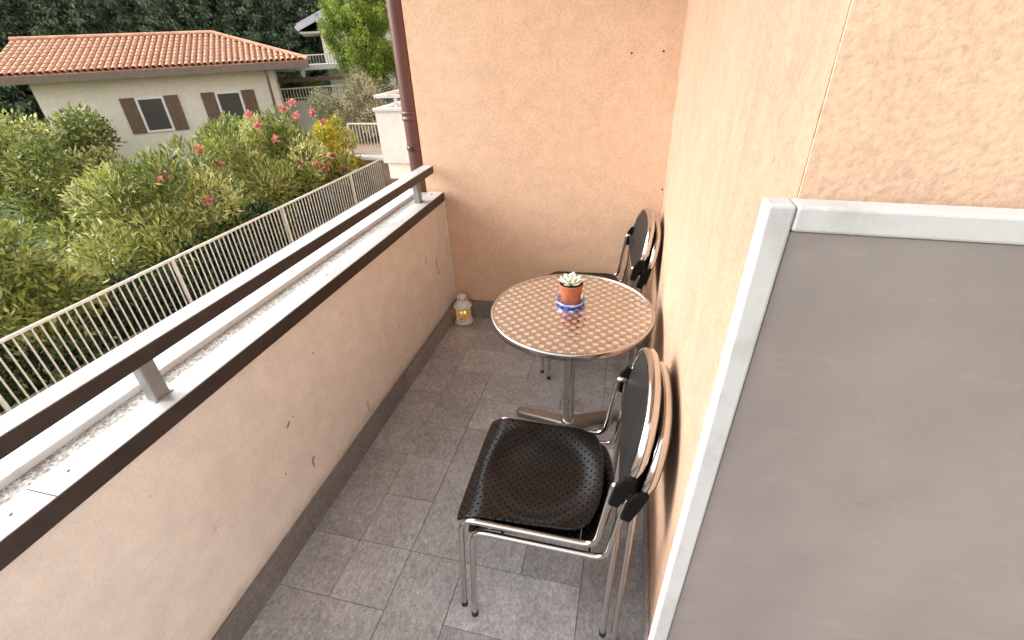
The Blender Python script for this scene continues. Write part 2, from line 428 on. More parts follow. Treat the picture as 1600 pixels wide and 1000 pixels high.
for r in range(-11, 9):
    for c in range(6):
        if (c, r) in occ: continue
        opts = [(2, 2), (2, 1), (1, 2), (1, 1)]; random.shuffle(opts)
        for w_, h_ in opts + [(1, 1)]:
            cells = [(c + a, r + b) for a in range(w_) for b in range(h_)]
            if c + w_ <= 6 and r + h_ <= 9 and not any(k in occ for k in cells):
                occ.update(cells); layout.append((c, r, w_, h_)); break
tile_mesh = {}
for r in range(-11, -1):
    for c in range(6, 12, 2): layout.append((c, r, 2, 1))
GX += [GX[6] + 0.2268 * i for i in range(1, 7)]
for c, r, w_, h_ in layout:
    x0, x1 = GX[c], GX[c + w_]; y0, y1 = GY(r), min(GY(r + h_), YB - 0.004)
    sx, sy = round(x1 - x0 - 0.0022, 3), round(y1 - y0 - 0.0022, 3)
    if (sx, sy) not in tile_mesh:
        o = MB().box(-sx / 2, sx / 2, -sy / 2, sy / 2, -0.006, 0).build("tile", "slate_tile", fl, bevel=0.0012, seg=1)
        tile_mesh[(sx, sy)] = o
    else:
        o = tile_mesh[(sx, sy)].copy(); S.collection.objects.link(o)
    o.location = ((x0 + x1) / 2, (y0 + y1) / 2, random.uniform(-0.0004, 0.0004))
    o.rotation_euler = (random.uniform(-.001, .001), random.uniform(-.001, .001), 0)

# back wall
bw = MB().box(-1.297, 0.60, YB, 3.05, -3.2, 5.2).build("back_wall", "peach_plaster"); tag(bw, kind="structure")
for x, z in ((-0.064, 1.66), (0.092, 1.663), (0.168, 0.97)):
    MB().lathe([(0.0, 0.0006), (0.0045, 0.0006), (0.0055, -0.002)], n=14).build("screw_hole", "wall_plug", bw, (x, YB - 0.001, z)).rotation_euler = (R(90), 0, 0)
def skirt(parent, boxes):
    for b in boxes: MB().box(*b).build("skirting_tile", "slate_skirting", parent, bevel=0.0015, seg=1)
skirt(bw, [(-1.172, -0.72, YB - 0.011, YB - 0.0005, 0.001, 0.14), (-0.717, -0.265, YB - 0.011, YB - 0.0005, 0.001, 0.14), (-0.262, 0.163, YB - 0.011, YB - 0.0005, 0.001, 0.14)])
# right wall with the doorway opening near the camera
yL = lambda z: 0.634 + (1.47 - z) * 0.0754
yR = lambda z: 0.541 + (1.40 - z) * 0.064
rw = empty("right_wall", (0, 0, 0)); tag(rw, kind="structure")
MB().box(XR + 0.001, 1.90, 0.572, 0.5745, -0.3, 5.2).build("wall_return", "peach_plaster", rw)
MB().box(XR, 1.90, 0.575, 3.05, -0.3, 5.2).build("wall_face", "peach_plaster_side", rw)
skirt(rw, [(XR - 0.011, XR - 0.0005, y, min(y + 0.472, YB - 0.012), 0.001, 0.13) for y in (0.75, 1.225, 1.70, 2.175, 2.65)])
# parapet on the left
pw = MB().box(-1.43, XL, -1.8, YB - 0.001, -0.6, 0.905).build("parapet_wall", "pale_plaster"); tag(pw, kind="structure")
skirt(pw, [(XL + 0.0005, XL + 0.011, a, b, 0.001, 0.135) for a, b in ((-1.7, -0.94), (-0.937, 0.037), (0.04, 0.985), (0.988, 1.94), (1.943, 2.41), (2.413, YB - 0.012))])
MB().box(XL + 0.0115, XL + 0.0135, -1.7, YB - 0.013, 0.125, 0.1365).build("mortar_line", "grout", pw)
g_ = random.Random(12); pts = [(XL + 0.001 + g_.uniform(-.001, .002), YB - 0.002 + g_.uniform(-.003, .001), 0.14 + 0.022 * i) for i in range(34)]
MB().tube(pts, 0.004, 7, radii=[g_.choice((0.0025, 0.004, 0.0055, 0.009)) * g_.uniform(.6, 1.2) for _ in pts]).build("corner_sealant", "white_marble", pw)
# top of the parapet: inner metal cap, pebbled concrete, outer kerb
MB().box(-1.34, -1.262, -1.8, YB - 0.003, 0.9055, 0.913).build("pebbled_screed", "granular_concrete", pw)
MB().box(-1.432, -1.338, -1.8, YB - 0.003, 0.906, 0.934).build("outer_kerb", "white_marble", pw, bevel=0.004)
cp = empty("parapet_cap", (-1.22, 0.5, 0.9), label="metal cap, pale sky sheen painted on top, with a dark brown front edge along the left parapet", cat="parapet cap")
cp.location = (0, 0, 0)
MB().box(-1.266, -1.170, -1.8, 2.800, 0.868, 0.9225).build("front_edge", "brown_metal", cp, bevel=0.002)
for a_, b_ in ((-1.8, 0.418), (0.421, 2.7985)): MB().box(-1.2665, -1.1705, a_, b_, 0.9226, 0.9256).build("sheen_plate", "pale_zinc_sky_sheen", cp, bevel=0.001, seg=1)  # added plates whose pale colour carries the sky sheen on the brown cap
for y in (0.36, 0.48, 1.55): MB().lathe([(0.0, 0.0022), (0.0035, 0.002), (0.0052, 0.0)], n=12).build("screw_head", "grey_steel", cp, (-1.222, y, 0.9257))
MB().lathe([(0.0, 0.001), (0.006, 0.001), (0.006, -0.003)], n=12).build("screw_hole", "wall_plug", cp, (-1.225, 2.73, 0.9262))
# handrail
hr = empty("handrail", (0, 0, 0), label="flat metal handrail with pale sky sheen painted on top and dark brown side running above the left parapet", cat="handrail")
MB().box(-1.286, -1.216, -1.8, 2.785, 1.046, 1.0885).build("rail_bar", "brown_metal", hr, bevel=0.002)
MB().box(-1.2865, -1.2165, -1.8, 2.7845, 1.0886, 1.092).build("sheen_plate", "pale_zinc_sky_sheen", hr, bevel=0.001, seg=1)  # thin added plate, sky sheen put into its pale colour
for y in (2.57, 0.75, -1.1):
    p = MB().box(-1.262, -1.226, y - 0.022, y + 0.022, 0.9257, 1.046).build("post", "grey_steel", hr, bevel=0.004)
    MB().box(-1.264, -1.224, y - 0.03, y + 0.03, 0.9257, 0.9285).build("base_plate", "grey_steel", p, bevel=0.001, seg=1)
# far slab overhead and the wall behind the camera
ce = MB().box(-1.38, XR - 0.001, 0.35, YB, 2.85, 3.05).build("ceiling", "ceiling_plaster"); tag(ce, kind="structure")
ew = MB().box(-1.43, 1.60, -2.0, -1.8, -0.6, 0.93).build("end_parapet", "pale_plaster"); tag(ew, kind="structure")
MB().box(1.60, 1.85, -2.0, 0.574, -0.6, 0.93).build("side_parapet", "pale_plaster", ew)

# ------------------------------------------------------------------ white-edged board standing at right
bo = empty("edged_board", (0.0992, 0.498, 0), label="tall scuffed grey board with a white edge standing upright at the right beside the camera", cat="board")
bo.rotation_euler = (0, R(1.15), 0)
BH, BWD, ED = 1.60, 0.80, 0.0262
MB().box(0, ED, 0, 0.030, 0.0, BH).build("white_edge", "board_edge", bo, bevel=0.003)
MB().box(ED + .0005, BWD, 0, 0.030, BH - ED, BH).build("white_edge", "board_edge", bo, bevel=0.003)
MB().box(ED + .0005, BWD, 0.003, 0.027, 0.0, BH - ED - .0005).build("grey_face", "grey_reveal", bo, bevel=0.001, seg=1)

# ------------------------------------------------------------------ downpipe
dp = empty("downpipe", (-1.383, 2.93, 0), label="dark red-brown rain downpipe running up the left edge of the peach back wall", cat="downpipe")
MB().tube([(0, 0, -3.2), (0, 0, 5.0)], 0.053, 32).build("pipe", "brown_pipe", dp)
MB().lathe([(0.0535, 1.335), (0.060, 1.337), (0.0615, 1.350), (0.0575, 1.354), (0.0575, 1.372), (0.0615, 1.376), (0.060, 1.386), (0.0535, 1.388)], n=36).build("collar", "brown_pipe", dp)
cl = MB().lathe([(0.0535, 1.158), (0.0575, 1.159), (0.0575, 1.183), (0.0535, 1.184)], n=36).build("clamp", "brown_pipe", dp)
MB().box(-0.012, 0.012, -0.076, -0.056, 1.155, 1.187).build("clamp_bolt", "wall_plug", cl, bevel=0.003)
MB().lathe([(0.0535, 3.335), (0.060, 3.337), (0.0615, 3.37), (0.0535, 3.388)], n=36).build("collar", "brown_pipe", dp)

# ================================================================== FURNITURE
# round bistro table
TC = (-0.213, 1.797, 0)
tb = empty("bistro_table", TC, label="round silver bistro table with a dimpled aluminium top on a single steel column", cat="table")
RT = 0.352
MB().lathe([(0, 0.7155), (RT - 0.006, 0.7155)], n=96).build("table_top", "pressed_aluminium", tb)
MB().lathe([(RT - 0.010, 0.7158), (RT - 0.008, 0.7195), (RT - 0.004, 0.7215), (RT + 0.001, 0.7205), (RT + 0.004, 0.717), (RT + 0.005, 0.712), (RT + 0.0045, 0.698), (RT + 0.003, 0.690), (RT - 0.002, 0.688), (RT - 0.008, 0.690), (RT - 0.010, 0.697), (0.0, 0.697)], n=96).build("edge_band", "brushed_steel", tb)
MB().tube([(0, 0, 0.055), (0, 0, 0.690)], 0.0262, 40).build("column", "brushed_steel", tb)
MB().lathe([(0.0, 0.076), (0.029, 0.076), (0.034, 0.072), (0.037, 0.062), (0.040, 0.05)], n=40).build("collar", "brushed_steel", tb)
MB().box(-0.11, 0.11, -0.11, 0.11, 0.675, 0.6875).build("mount_plate", "cast_aluminium", tb)
def foot_mb(a):
    m = MB(); d = Vector((math.cos(a), math.sin(a), 0)); s = Vector((-math.sin(a), math.cos(a), 0))
    st = [(0.0, 0.036, 0.020, 0.062), (0.06, 0.034, 0.022, 0.058), (0.15, 0.031, 0.018, 0.048), (0.24, 0.030, 0.010, 0.038), (0.275, 0.028, 0.006, 0.033), (0.292, 0.018, 0.006, 0.028)]
    vs = []
    for r, hw, z0, z1 in st:
        for (k, zz) in ((-1, z0), (-1, z1 - 0.007), (-0.72, z1), (0.72, z1), (1, z1 - 0.007), (1, z0)):
            p = d * r + s * hw * k; vs.append((p.x, p.y, zz))
    n = 6
    fs = [(i * n + k, i * n + (k + 1) % n, (i + 1) * n + (k + 1) % n, (i + 1) * n + k) for i in range(len(st) - 1) for k in range(n)]
    fs += [tuple(range(n))[::-1], tuple(range((len(st) - 1) * n, len(st) * n))]
    m.add(vs, fs); return m
for a in (166, 31, 268):
    f = foot_mb(R(a)).build("foot", "cast_aluminium", tb, bevel=0.003)
    MB().lathe([(0, 0.001), (0.013, 0.001), (0.013, 0.010), (0, 0.010)], c=(0.262 * math.cos(R(a)), 0.262 * math.sin(R(a)), 0), n=16).build("glide", "rubber", f)

# stacking chairs --------------------------------------------------------
# local frame: +x towards the back of the chair, z up, width along y
HW = 0.235
def xb(z): return 0.069 + 0.20 * (z - 0.605)            # front face of the backrest
def back_outline():
    half = [(0.222, 0.584), (0.235, 0.618), (0.240, 0.665), (0.238, 0.715), (0.228, 0.765), (0.207, 0.807), (0.174, 0.840), (0.128, 0.862), (0.070, 0.875), (0.0, 0.879)]
    # smooth with Catmull-Rom
    pts = half; out = []
    for i in range(len(pts) - 1):
        p0 = pts[max(i - 1, 0)]; p1 = pts[i]; p2 = pts[i + 1]; p3 = pts[i + 2] if i + 2 < len(pts) else (-pts[-2][0], pts[-2][1])
        for k in range(4):
            t = k / 4
            out.append(tuple(0.5 * ((2 * b) + (-a + c) * t + (2 * a - 5 * b + 4 * c - d) * t * t + (-a + 3 * b - 3 * c + d) * t ** 3) for a, b, c, d in zip(p0, p1, p2, p3)))
    out.append(half[-1])
    return out
BO = back_outline()
def make_chair():
    ch = empty("stacking_chair")
    # each side: front leg, seat rail, upright, tight turn and rear leg are one bent tube
    for s in (-1, 1):
        pts = fillet([(-0.412, s * 0.284, 0.012), (-0.402, s * HW, 0.408), (0.020, s * HW, 0.392), (0.040, s * HW, 0.55), (0.056, s * HW * 0.985, 0.668), (0.079, s * HW * 0.985, 0.664),
                      (0.078, s * HW, 0.45), (0.066, s * 0.286, 0.012)], [0.055, 0.045, 0.05, 0.0113, 0.0113, 0.08], 8)
        fr = MB().tube(pts, 0.0102, 14).build("side_frame", "chrome", ch)
        for fx, fy in ((-0.412, 0.284), (0.066, 0.286)):
            MB().tube([(fx, s * fy, 0.0), (fx, s * (fy - .002), 0.02)], 0.0118, 14).build("foot_cap", "rubber", fr)
    MB().tube([(-0.31, -HW, 0.386), (-0.31, HW, 0.386)], 0.006, 10).build("cross_bar", "worn_chrome", ch)
    MB().tube([(-0.03, -HW, 0.384), (-0.03, HW, 0.384)], 0.006, 10).build("cross_bar", "worn_chrome", ch)
    # seat shell
    NU, NV = 44, 40; top = []
    for i in range(NU + 1):
        u = i / NU
        for j in range(NV + 1):
            v = j / NV * 2 - 1
            # plan outline: rounded rear corners, convex rear edge
            hw = 0.228
            rear = 0.028 - 0.050 * abs(v) ** 2.6 - 0.035 * max(0, abs(v) - 0.86) / 0.14 * max(0, abs(v) - 0.86) / 0.14 * 1.2
            front = -0.430 + 0.010 * abs(v) ** 8
            x = front + (rear - front) * u
            y = v * hw * (1 - 0.05 * u)
            z = 0.423
            # rolled front edge
            k = max(0.0, (-0.340 - x) / 0.090)
            z -= 0.042 * k ** 2.1
            # dish for sitting and slightly raised side and rear lip
            e = ((x + 0.190) / 0.175) ** 2 + (y / 0.185) ** 2
            z -= 0.021 * (1 / (1 + math.exp((e - 1.0) * 6.5)))
            z += 0.006 * max(0, (x + 0.06) / 0.09) ** 2
            top.append((x, y, z))
    m = MB(); W = NV + 1
    m.add(top, [(i * W + j, (i + 1) * W + j, (i + 1) * W + j + 1, i * W + j + 1) for i in range(NU) for j in range(NV)], True)
    st = m.build("seat", "perforated_black", ch)
    md = st.modifiers.new("thick", 'SOLIDIFY'); md.thickness = 0.010; md.offset = -1
    md = st.modifiers.new("bev", 'BEVEL'); md.width = 0.003; md.segments = 2; md.limit_method = 'ANGLE'; md.angle_limit = R(50)
    # backrest: black shell inside a bright trim
    ring = [(-a, b) for a, b in BO] + [(a, b) for a, b in BO[::-1][1:]]
    ctr = (0.0, 0.73)
    def P(y, z, dx=0, sh=1.0):
        y2 = ctr[0] + (y - ctr[0]) * sh; z2 = ctr[1] + (z - ctr[1]) * sh
        return (xb(z2) + dx + 0.006 * (1 - (y2 / 0.235) ** 2), y2, z2)
    m = MB(); n = len(ring); rows = 10; vs = []
    lower = 0.602
    for r_ in range(rows + 1):
        sh = 1 - r_ / rows
        vs += [P(y, z, 0.004 * (1 - sh) + (0.0 if r_ else 0.003), max(sh, 0.001) * 0.955) for y, z in ring]
    fs = [(r_ * n + k, r_ * n + k + 1, (r_ + 1) * n + k + 1, (r_ + 1) * n + k) for r_ in range(rows) for k in range(n - 1)]
    fs += [(r_ * n + n - 1, r_ * n, (r_ + 1) * n, (r_ + 1) * n + n - 1) for r_ in range(rows)]
    m.add(vs, fs, True)
    sh = m.build("backrest", "black_shell", ch)
    md = sh.modifiers.new("thick", 'SOLIDIFY'); md.thickness = 0.022; md.offset = 1 if False else -1
    # trim: flat-oval band following the outline, open at the bottom
    tr = [p for p in ring if p[1] > 0.690]
    m = MB(); vs = []
    prof = [(-0.004, -0.005), (-0.001, 0.004), (0.010, 0.0068), (0.024, 0.0062), (0.031, 0.001), (0.029, -0.006)]
    for i, (y, z) in enumerate(tr):
        a = tr[max(i - 1, 0)]; b = tr[min(i + 1, len(tr) - 1)]
        tx, tz = b[0] - a[0], b[1] - a[1]; L = math.hypot(tx, tz); nx, nz = -tz / L, tx / L
        if nx * y + nz * (z - 0.73) < 0: nx, nz = -nx, -nz
        fade = min(1.0, min(i, len(tr) - 1 - i) / 4 + 0.35)
        for dx, dn in prof:
            py, pz = y + nx * dn * fade, z + nz * dn * fade
            vs.append((xb(pz) + 0.006 * (1 - (py / .235) ** 2) + dx * (0.45 + 0.55 * fade), py, pz))
    n = len(prof)
    fs = [(i * n + k, i * n + (k + 1) % n, (i + 1) * n + (k + 1) % n, (i + 1) * n + k) for i in range(len(tr) - 1) for k in range(n)]
    fs += [tuple(range(n)), tuple(range((len(tr) - 1) * n, len(tr) * n))]
    m.add(vs, fs, True); tm = m.build("trim", "chrome", ch)
    # black clamps wrapping the tube turns
    for s in (-1, 1):
        a, b = sorted((s * 0.2370, s * 0.2525))
        MB().prism([(0.043, 0.606), (0.072, 0.597), (0.100, 0.672), (0.113, 0.710), (0.078, 0.716), (0.058, 0.684)], a, b, 'y').build("clamp", "black_plastic", ch, bevel=0.005, seg=2)
    return ch
chair = make_chair()
GR = "black stacking chairs with chrome frames, stacked in two pairs"
def put(o, x, y, z, rz, lab):
    o.location = (x, y, z); o.rotation_euler = (0, 0, rz); tag(o, lab, "chair", GR)
put(chair, 0, 1.107, 0, R(0.8), "lower of the two nearest stacked black chairs, its chrome feet on the tiles")
put(copy_tree(chair), -0.036, 1.112, 0.045, R(1.0), "upper of the two nearest stacked black chairs, its perforated seat fully in view")
put(copy_tree(chair), 0.0, 2.512, 0, R(5.5), "lower of the two far stacked black chairs behind the table by the back wall")
put(copy_tree(chair), -0.038, 2.508, 0.045, R(5.5), "upper of the two far stacked black chairs, its seat showing behind the table top")

# potted succulent and its dish ------------------------------------------
PX, PY = -0.224, 1.855
ds = empty("pot_dish", (PX, PY, 0.7158), label="small round blue and white glazed dish under the terracotta pot", cat="dish")
MB().lathe([(0, 0.0), (0.050, 0.0), (0.056, 0.002), (0.062, 0.009), (0.0655, 0.020), (0.0645, 0.0225), (0.062, 0.021), (0.057, 0.010), (0.050, 0.006), (0, 0.006)], n=48).build("bowl", "blue_glaze", ds)
MB().lathe([(0.0485, -0.0002), (0.0575, 0.0012), (0.0605, 0.0055), (0.0625, 0.0085)], n=48).build("base_band", "blue_base", ds)
pt = empty("potted_succulent", (PX, PY, 0.7225), label="pale green rosette succulent in a small terracotta pot on the table", cat="potted plant")
MB().lathe([(0, 0), (0.040, 0), (0.042, 0.003), (0.0535, 0.088), (0.0545, 0.092), (0.0535, 0.0945), (0.0505, 0.093), (0.048, 0.082), (0, 0.082)], n=48).build("pot", "terracotta", pt)
MB().lathe([(0, 0.085), (0.049, 0.0825)], n=32).build("soil", "potting_soil", pt)
rs = MB()
MB().lathe([(0.0, 0.100), (0.008, 0.098), (0.012, 0.090), (0.010, 0.082)], n=16).build("stem", "succulent_core", pt)
def leaf_mesh(L, W, T):
    m = MB(); vs = []; N = 9; K = 8
    for i in range(N + 1):
        t = i / N
        w_ = W * (math.sin(math.pi * min(1, (0.12 + 0.88 * t) ** 1.5)) ** 0.8 * 0.95 + 0.05) * (1 - 0.1 * t)
        if i == N: w_ = W * 0.03
        for k in range(K):
            a = 2 * math.pi * k / K
            zz = T * math.sin(a) * (0.35 + 0.65 * math.sin(math.pi * min(0.98, t * 0.9 + 0.06)))
            yy = w_ * math.cos(a)
            vs.append((L * t, yy, zz + 0.18 * L * t * t + 8.0 * yy * yy))
    fs = [(i * K + k, i * K + (k + 1) % K, (i + 1) * K + (k + 1) % K, (i + 1) * K + k) for i in range(N) for k in range(K)]
    m.add(vs, fs, True); return m
lm = {}
for ring_i, (cnt, L, W, T, pitch, r0, z0) in enumerate(((4, 0.024, 0.008, 0.0035, 70, 0.003, 0.099), (5, 0.038, 0.0125, 0.0042, 52, 0.005, 0.094), (7, 0.050, 0.015, 0.0046, 33, 0.007, 0.090), (6, 0.052, 0.0145, 0.0045, 15, 0.009, 0.087))):
    for k in range(cnt):
        a = 2 * math.pi * (k + 0.37 * ring_i) / cnt + random.uniform(-.12, .12)
        if ring_i not in lm:
            o = leaf_mesh(L, W, T).build("leaf", "succulent_leaf", pt); lm[ring_i] = o
        else:
            o = lm[ring_i].copy(); S.collection.objects.link(o)
        o.location = (r0 * math.cos(a), r0 * math.sin(a), z0)
        o.rotation_euler = Euler((random.uniform(-.15, .15), -R(pitch + random.uniform(-6, 6)), a), 'XYZ')
        o.scale = (random.uniform(0.9, 1.1),) * 3

# lantern in the corner ---------------------------------------------------
LX, LY = -1.100, 2.735
ln = empty("lantern", (LX, LY, 0.0), R(18), label="small white metal candle lantern glowing amber in the far left floor corner", cat="lantern")
LB = 0.057
MB().lathe([(0, 0.001), (0.060, 0.001), (0.067, 0.004), (0.069, 0.009), (0.066, 0.014), (0.056, 0.017), (0, 0.017)], n=40).build("base", "white_enamel", ln)
bd = MB()
hx = [(LB * 0.93 * math.cos(R(60 * k + 30)), LB * 0.93 * math.sin(R(60 * k + 30))) for k in range(6)]
def hexband(m, z0, z1, r, t=0.003):
    for k in range(6):
        a = Vector((r * math.cos(R(60 * k + 30)), r * math.sin(R(60 * k + 30)), (z0 + z1) / 2)); b = Vector((r * math.cos(R(60 * k + 90)), r * math.sin(R(60 * k + 90)), (z0 + z1) / 2))
        m.bar(a, b, t, z1 - z0)
hexband(bd, 0.017, 0.038, LB * 0.93); hexband(bd, 0.112, 0.128, LB * 0.93)
for k in range(6):
    x, y = hx[k]; bd.bar((x, y, 0.017), (x, y, 0.128), 0.012, 0.012, up=(x, y, 0))
    a = R(60 * k + 60); r_ = LB * 0.93 * math.cos(R(30)); bd.bar((r_ * math.cos(a), r_ * math.sin(a), 0.03), (r_ * math.cos(a), r_ * math.sin(a), 0.12), 0.006, 0.004, up=(math.cos(a), math.sin(a), 0))
body = bd.build("body", "white_enamel", ln)
for k in range(6):
    a, b = hx[k], hx[(k + 1) % 6]
    MB().bar((a[0] * .96, a[1] * .96, 0.075), (b[0] * .96, b[1] * .96, 0.075), 0.0015, 0.074).build("pane", "amber_glass", body)
MB().lathe([(0, 0.128), (0.066, 0.128), (0.069, 0.132), (0.066, 0.137), (0.052, 0.157), (0.038, 0.170), (0.030, 0.175), (0.028, 0.182), (0, 0.182)], n=12, smooth=False).build("roof", "white_enamel", ln, bevel=0.002)
tp = MB().lathe([(0.028, 0.178), (0.031, 0.181), (0.035, 0.190), (0.035, 0.206), (0.030, 0.215), (0.018, 0.220), (0, 0.221)], n=28).build("vent_cap", "white_enamel", ln)
for k in range(6):
    a = R(60 * k - 115); o = MB().lathe([(0, 0.001), (0.0042, 0.001), (0.0042, -0.001)], n=12).build("vent_hole", "wall_plug", tp, (0.0352 * math.cos(a), 0.0352 * math.sin(a), 0.199))
    o.rotation_euler = Vector((math.cos(a), math.sin(a), 0)).to_track_quat('Z', 'Y').to_euler()
cd = MB().tube([(0, 0, 0.017), (0, 0, 0.075)], 0.024, 24).build("candle", "candle_wax"); cd.parent = ln
MB().lathe([(0, 0.076), (0.005, 0.080), (0.0065, 0.087), (0.004, 0.096), (0, 0.106)], n=16).build("flame", "candle_glow", ln)
cl_d = bpy.data.lights.new("candle_light", 'POINT'); cl_d.energy = 0.12; cl_d.color = (1.0, 0.62, 0.22); cl_d.shadow_soft_size = 0.012
cl_o = bpy.data.objects.new("candle_light", cl_d); S.collection.objects.link(cl_o); cl_o.parent = ln; cl_o.location = (0, 0, 0.112)

# ================================================================== OUTSIDE
gr = MB().box(-200, 200, -60, 300, -3.6, -3.2).build("ground", "grass"); tag(gr, kind="structure")
pv = MB().box(-7.9, -1.43, -6, 13.4, -3.19, -2.25).build("courtyard_paving", "paving"); tag(pv, kind="structure")
tr_ = MB().box(-10.5, -1.3, 13.4, 21, -3.19, -1.26).build("upper_terrace", "soil"); tag(tr_, kind="structure")
MB().box(-8.35, -1.3, 13.30, 13.398, -3.18, -1.30).build("retaining_wall", "tan_stone", tr_)
MB().box(-8.40, -1.3, 13.22, 13.60, -1.259, -1.17).build("kerb", "white_paint", tr_, bevel=0.01)
MB().box(-7.9, -1.3, 14.3, 14.6, -1.259, -1.05).build("step", "tan_stone", tr_)

# railings
def railing(name, a, b, h, gap, post_at, mat, label, post_w=0.045):
    a, b = Vector(a), Vector(b); L = (b - a).length; d = (b - a).normalized(); ang = math.atan2(d.y, d.x)
    root = empty(name, a, ang, label=label, cat="railing")
    MB().box(0, L, -0.025, 0.025, h - 0.04, h).build("top_rail", mat, root, bevel=0.006)
    MB().box(0, L, -0.015, 0.015, 0.08, 0.11).build("bottom_rail", mat, root)
    proto = None
    k = 0; x = gap * 0.5
    while x < L:
        if proto is None:
            proto = MB().box(-0.009, 0.009, -0.009, 0.009, 0.11, h - 0.04).build("bar", mat, root); o = proto
        else: o = proto.copy(); S.collection.objects.link(o)
        o.location = (x, 0, 0); x += gap
    for px in post_at:
        MB().box(px - post_w / 2, px + post_w / 2, -0.02, 0.02, 0, h - 0.04).build("post", mat, root)
    return root
railing("garden_railing", (-7.5, -1.0, -2.22), (-7.5, 13.40, -2.22), 1.0, 0.112, [0.95 + 2.9 * k for k in range(5)] + [14.35], "pale_rail_paint", "long pale barred railing along the garden below the balcony")
railing("terrace_railing", (-8.38, 13.30, -1.17), (-4.6, 13.30, -1.17), 0.96, 0.105, [0.0, 2.0, 3.75], "pale_rail_paint", "short barred railing on the raised terrace beyond the garden railing")

# our own building's far side, with the neighbour's balcony
fc = MB().box(-1.297, 0.60, 3.05, 16.0, -3.2, 6.0).build("facade", "peach_plaster"); tag(fc, kind="structure")
nb_ = empty("neighbour_balcony", (0, 0, 0), label="white walled balcony of the next flat seen beyond the brown downpipe", cat="balcony")
nw = MB(); nw.box(-3.95, -1.30, 7.10, 7.22, 0.10, 0.87); nw.box(-3.95, -3.83, 7.221, 10.2, 0.10, 0.87); nw.box(-3.95, -1.30, 10.2, 10.32, 0.10, 0.87)
nw.build("parapet", "white_plaster", nb_)
MB().box(-3.90, -1.30, 7.15, 10.3, -0.16, 0.099).build("slab", "cream_plaster", nb_)
cpm = MB(); cpm.box(-3.975, -1.30, 7.07, 7.25, 0.871, 0.915); cpm.box(-3.975, -3.80, 7.251, 10.2, 0.871, 0.915)
cpm.build("coping", "pale_zinc_sky_sheen", nb_, bevel=0.004)
hm = MB(); hm.box(-3.94, -1.30, 7.12, 7.19, 1.05, 1.095); hm.box(-3.94, -3.87, 7.191, 10.2, 1.05, 1.095)
hm.build("handrail", "pale_zinc_sky_sheen", nb_, bevel=0.003)
for x, y in ((-3.60, 7.155), (-1.9, 7.155), (-3.905, 8.6)):
    MB().box(x - 0.02, x + 0.02, y - 0.02, y + 0.02, 0.916, 1.049).build("post", "pale_zinc_sky_sheen", nb_)
lr = MB().box(-3.6, -1.30, 4.6, 7.6, -3.19, -0.62).build("lower_annex", "cream_plaster"); tag(lr, "low cream annex with a flat grey roof under the neighbouring balcony", "annex")
MB().box(-3.7, -1.30, 4.5, 7.7, -0.619, -0.54).build("flat_roof", "grey_sheet", lr)

# near villa with clay roof ------------------------------------------------
def local(name, ox, oy, az, **k): return empty(name, (ox, oy, 0), az, **k)
v0 = local("bungalow", -12.50, 18.10, math.atan2(0.60, 0.80), label="cream bungalow with a clay tile roof and broad brown eaves at upper left", cat="house")
MB().box(-9.0, -1.35, 0.75, 6.0, -3.2, 1.12).build("wall", "cream_plaster", v0)
MB().box(-9.8, 0, 0, 0.10, 1.10, 1.33).build("eaves_board", "fascia_brown", v0)
MB().box(-0.10, 0, 0.101, 6.6, 1.10, 1.33).build("side_eaves_board", "fascia_brown", v0)
MB().box(-9.8, -0.11, 0.101, 6.6, 1.11, 1.15).build("soffit", "brown_timber", v0)
rf = MB()
rf.add([(-9.8, 0.02, 1.331), (0, 0.02, 1.331), (-3.3, 3.3, 2.35), (-9.8, 3.3, 2.35)], [(0, 1, 2, 3)])
rf.add([(0, 0.02, 1.331), (0, 6.6, 1.331), (-3.3, 3.3, 2.35)], [(0, 1, 2)])
rf.add([(0, 6.6, 1.331), (-9.8, 6.6, 1.331), (-9.8, 3.3, 2.35), (-3.3, 3.3, 2.35)], [(0, 1, 2, 3)])
roof = rf.build("roof", "roof_clay", v0)
tp_ = None
tl = MB()                                   # rows of half-round clay tiles, too small to pick apart
for i in range(48):
    x = -9.7 + i * 0.2
    lim = 3.28 if x < -3.3 else -x
    if lim < 0.15: continue
    rows = int(lim / 0.35) + 1
    for r_ in range(rows):
        y0 = 0.04 + r_ * 0.35; y1 = min(lim, y0 + 0.40)
        z0 = 1.335 + y0 * 0.309; z1 = 1.335 + y1 * 0.309
        tl.tube([(x, y0, z0 + 0.035), (x, y1, z1 + 0.012)], 0.08, 6, cap=False)
t_ = tl.build("roof_tiles", "roof_clay", roof); tag(t_, kind="stuff")
hip = MB().tube([(0, 0.02, 1.40), (-3.3, 3.3, 2.43), (-9.8, 3.3, 2.43)], 0.09, 8); hip.build("ridge_tiles", "roof_clay", roof)
for x in (-3.6, -6.2):
    wd = MB().box(x, x + 0.9, 0.70, 0.748, -0.75, 0.45).build("window", "white_paint", v0)
    MB().box(x + 0.08, x + 0.82, 0.69, 0.699, -0.67, 0.37).build("pane", "dark_interior", wd)
    for dx in (-0.47, 0.92): MB().box(x + dx, x + dx + 0.45, 0.70, 0.745, -0.75, 0.45).build("shutter", "brown_timber", v0)
MB().tube([(-1.6, 0.15, -3.0), (-1.6, 0.15, 1.12)], 0.05, 10).build("gutter_pipe", "brown_timber", v0)

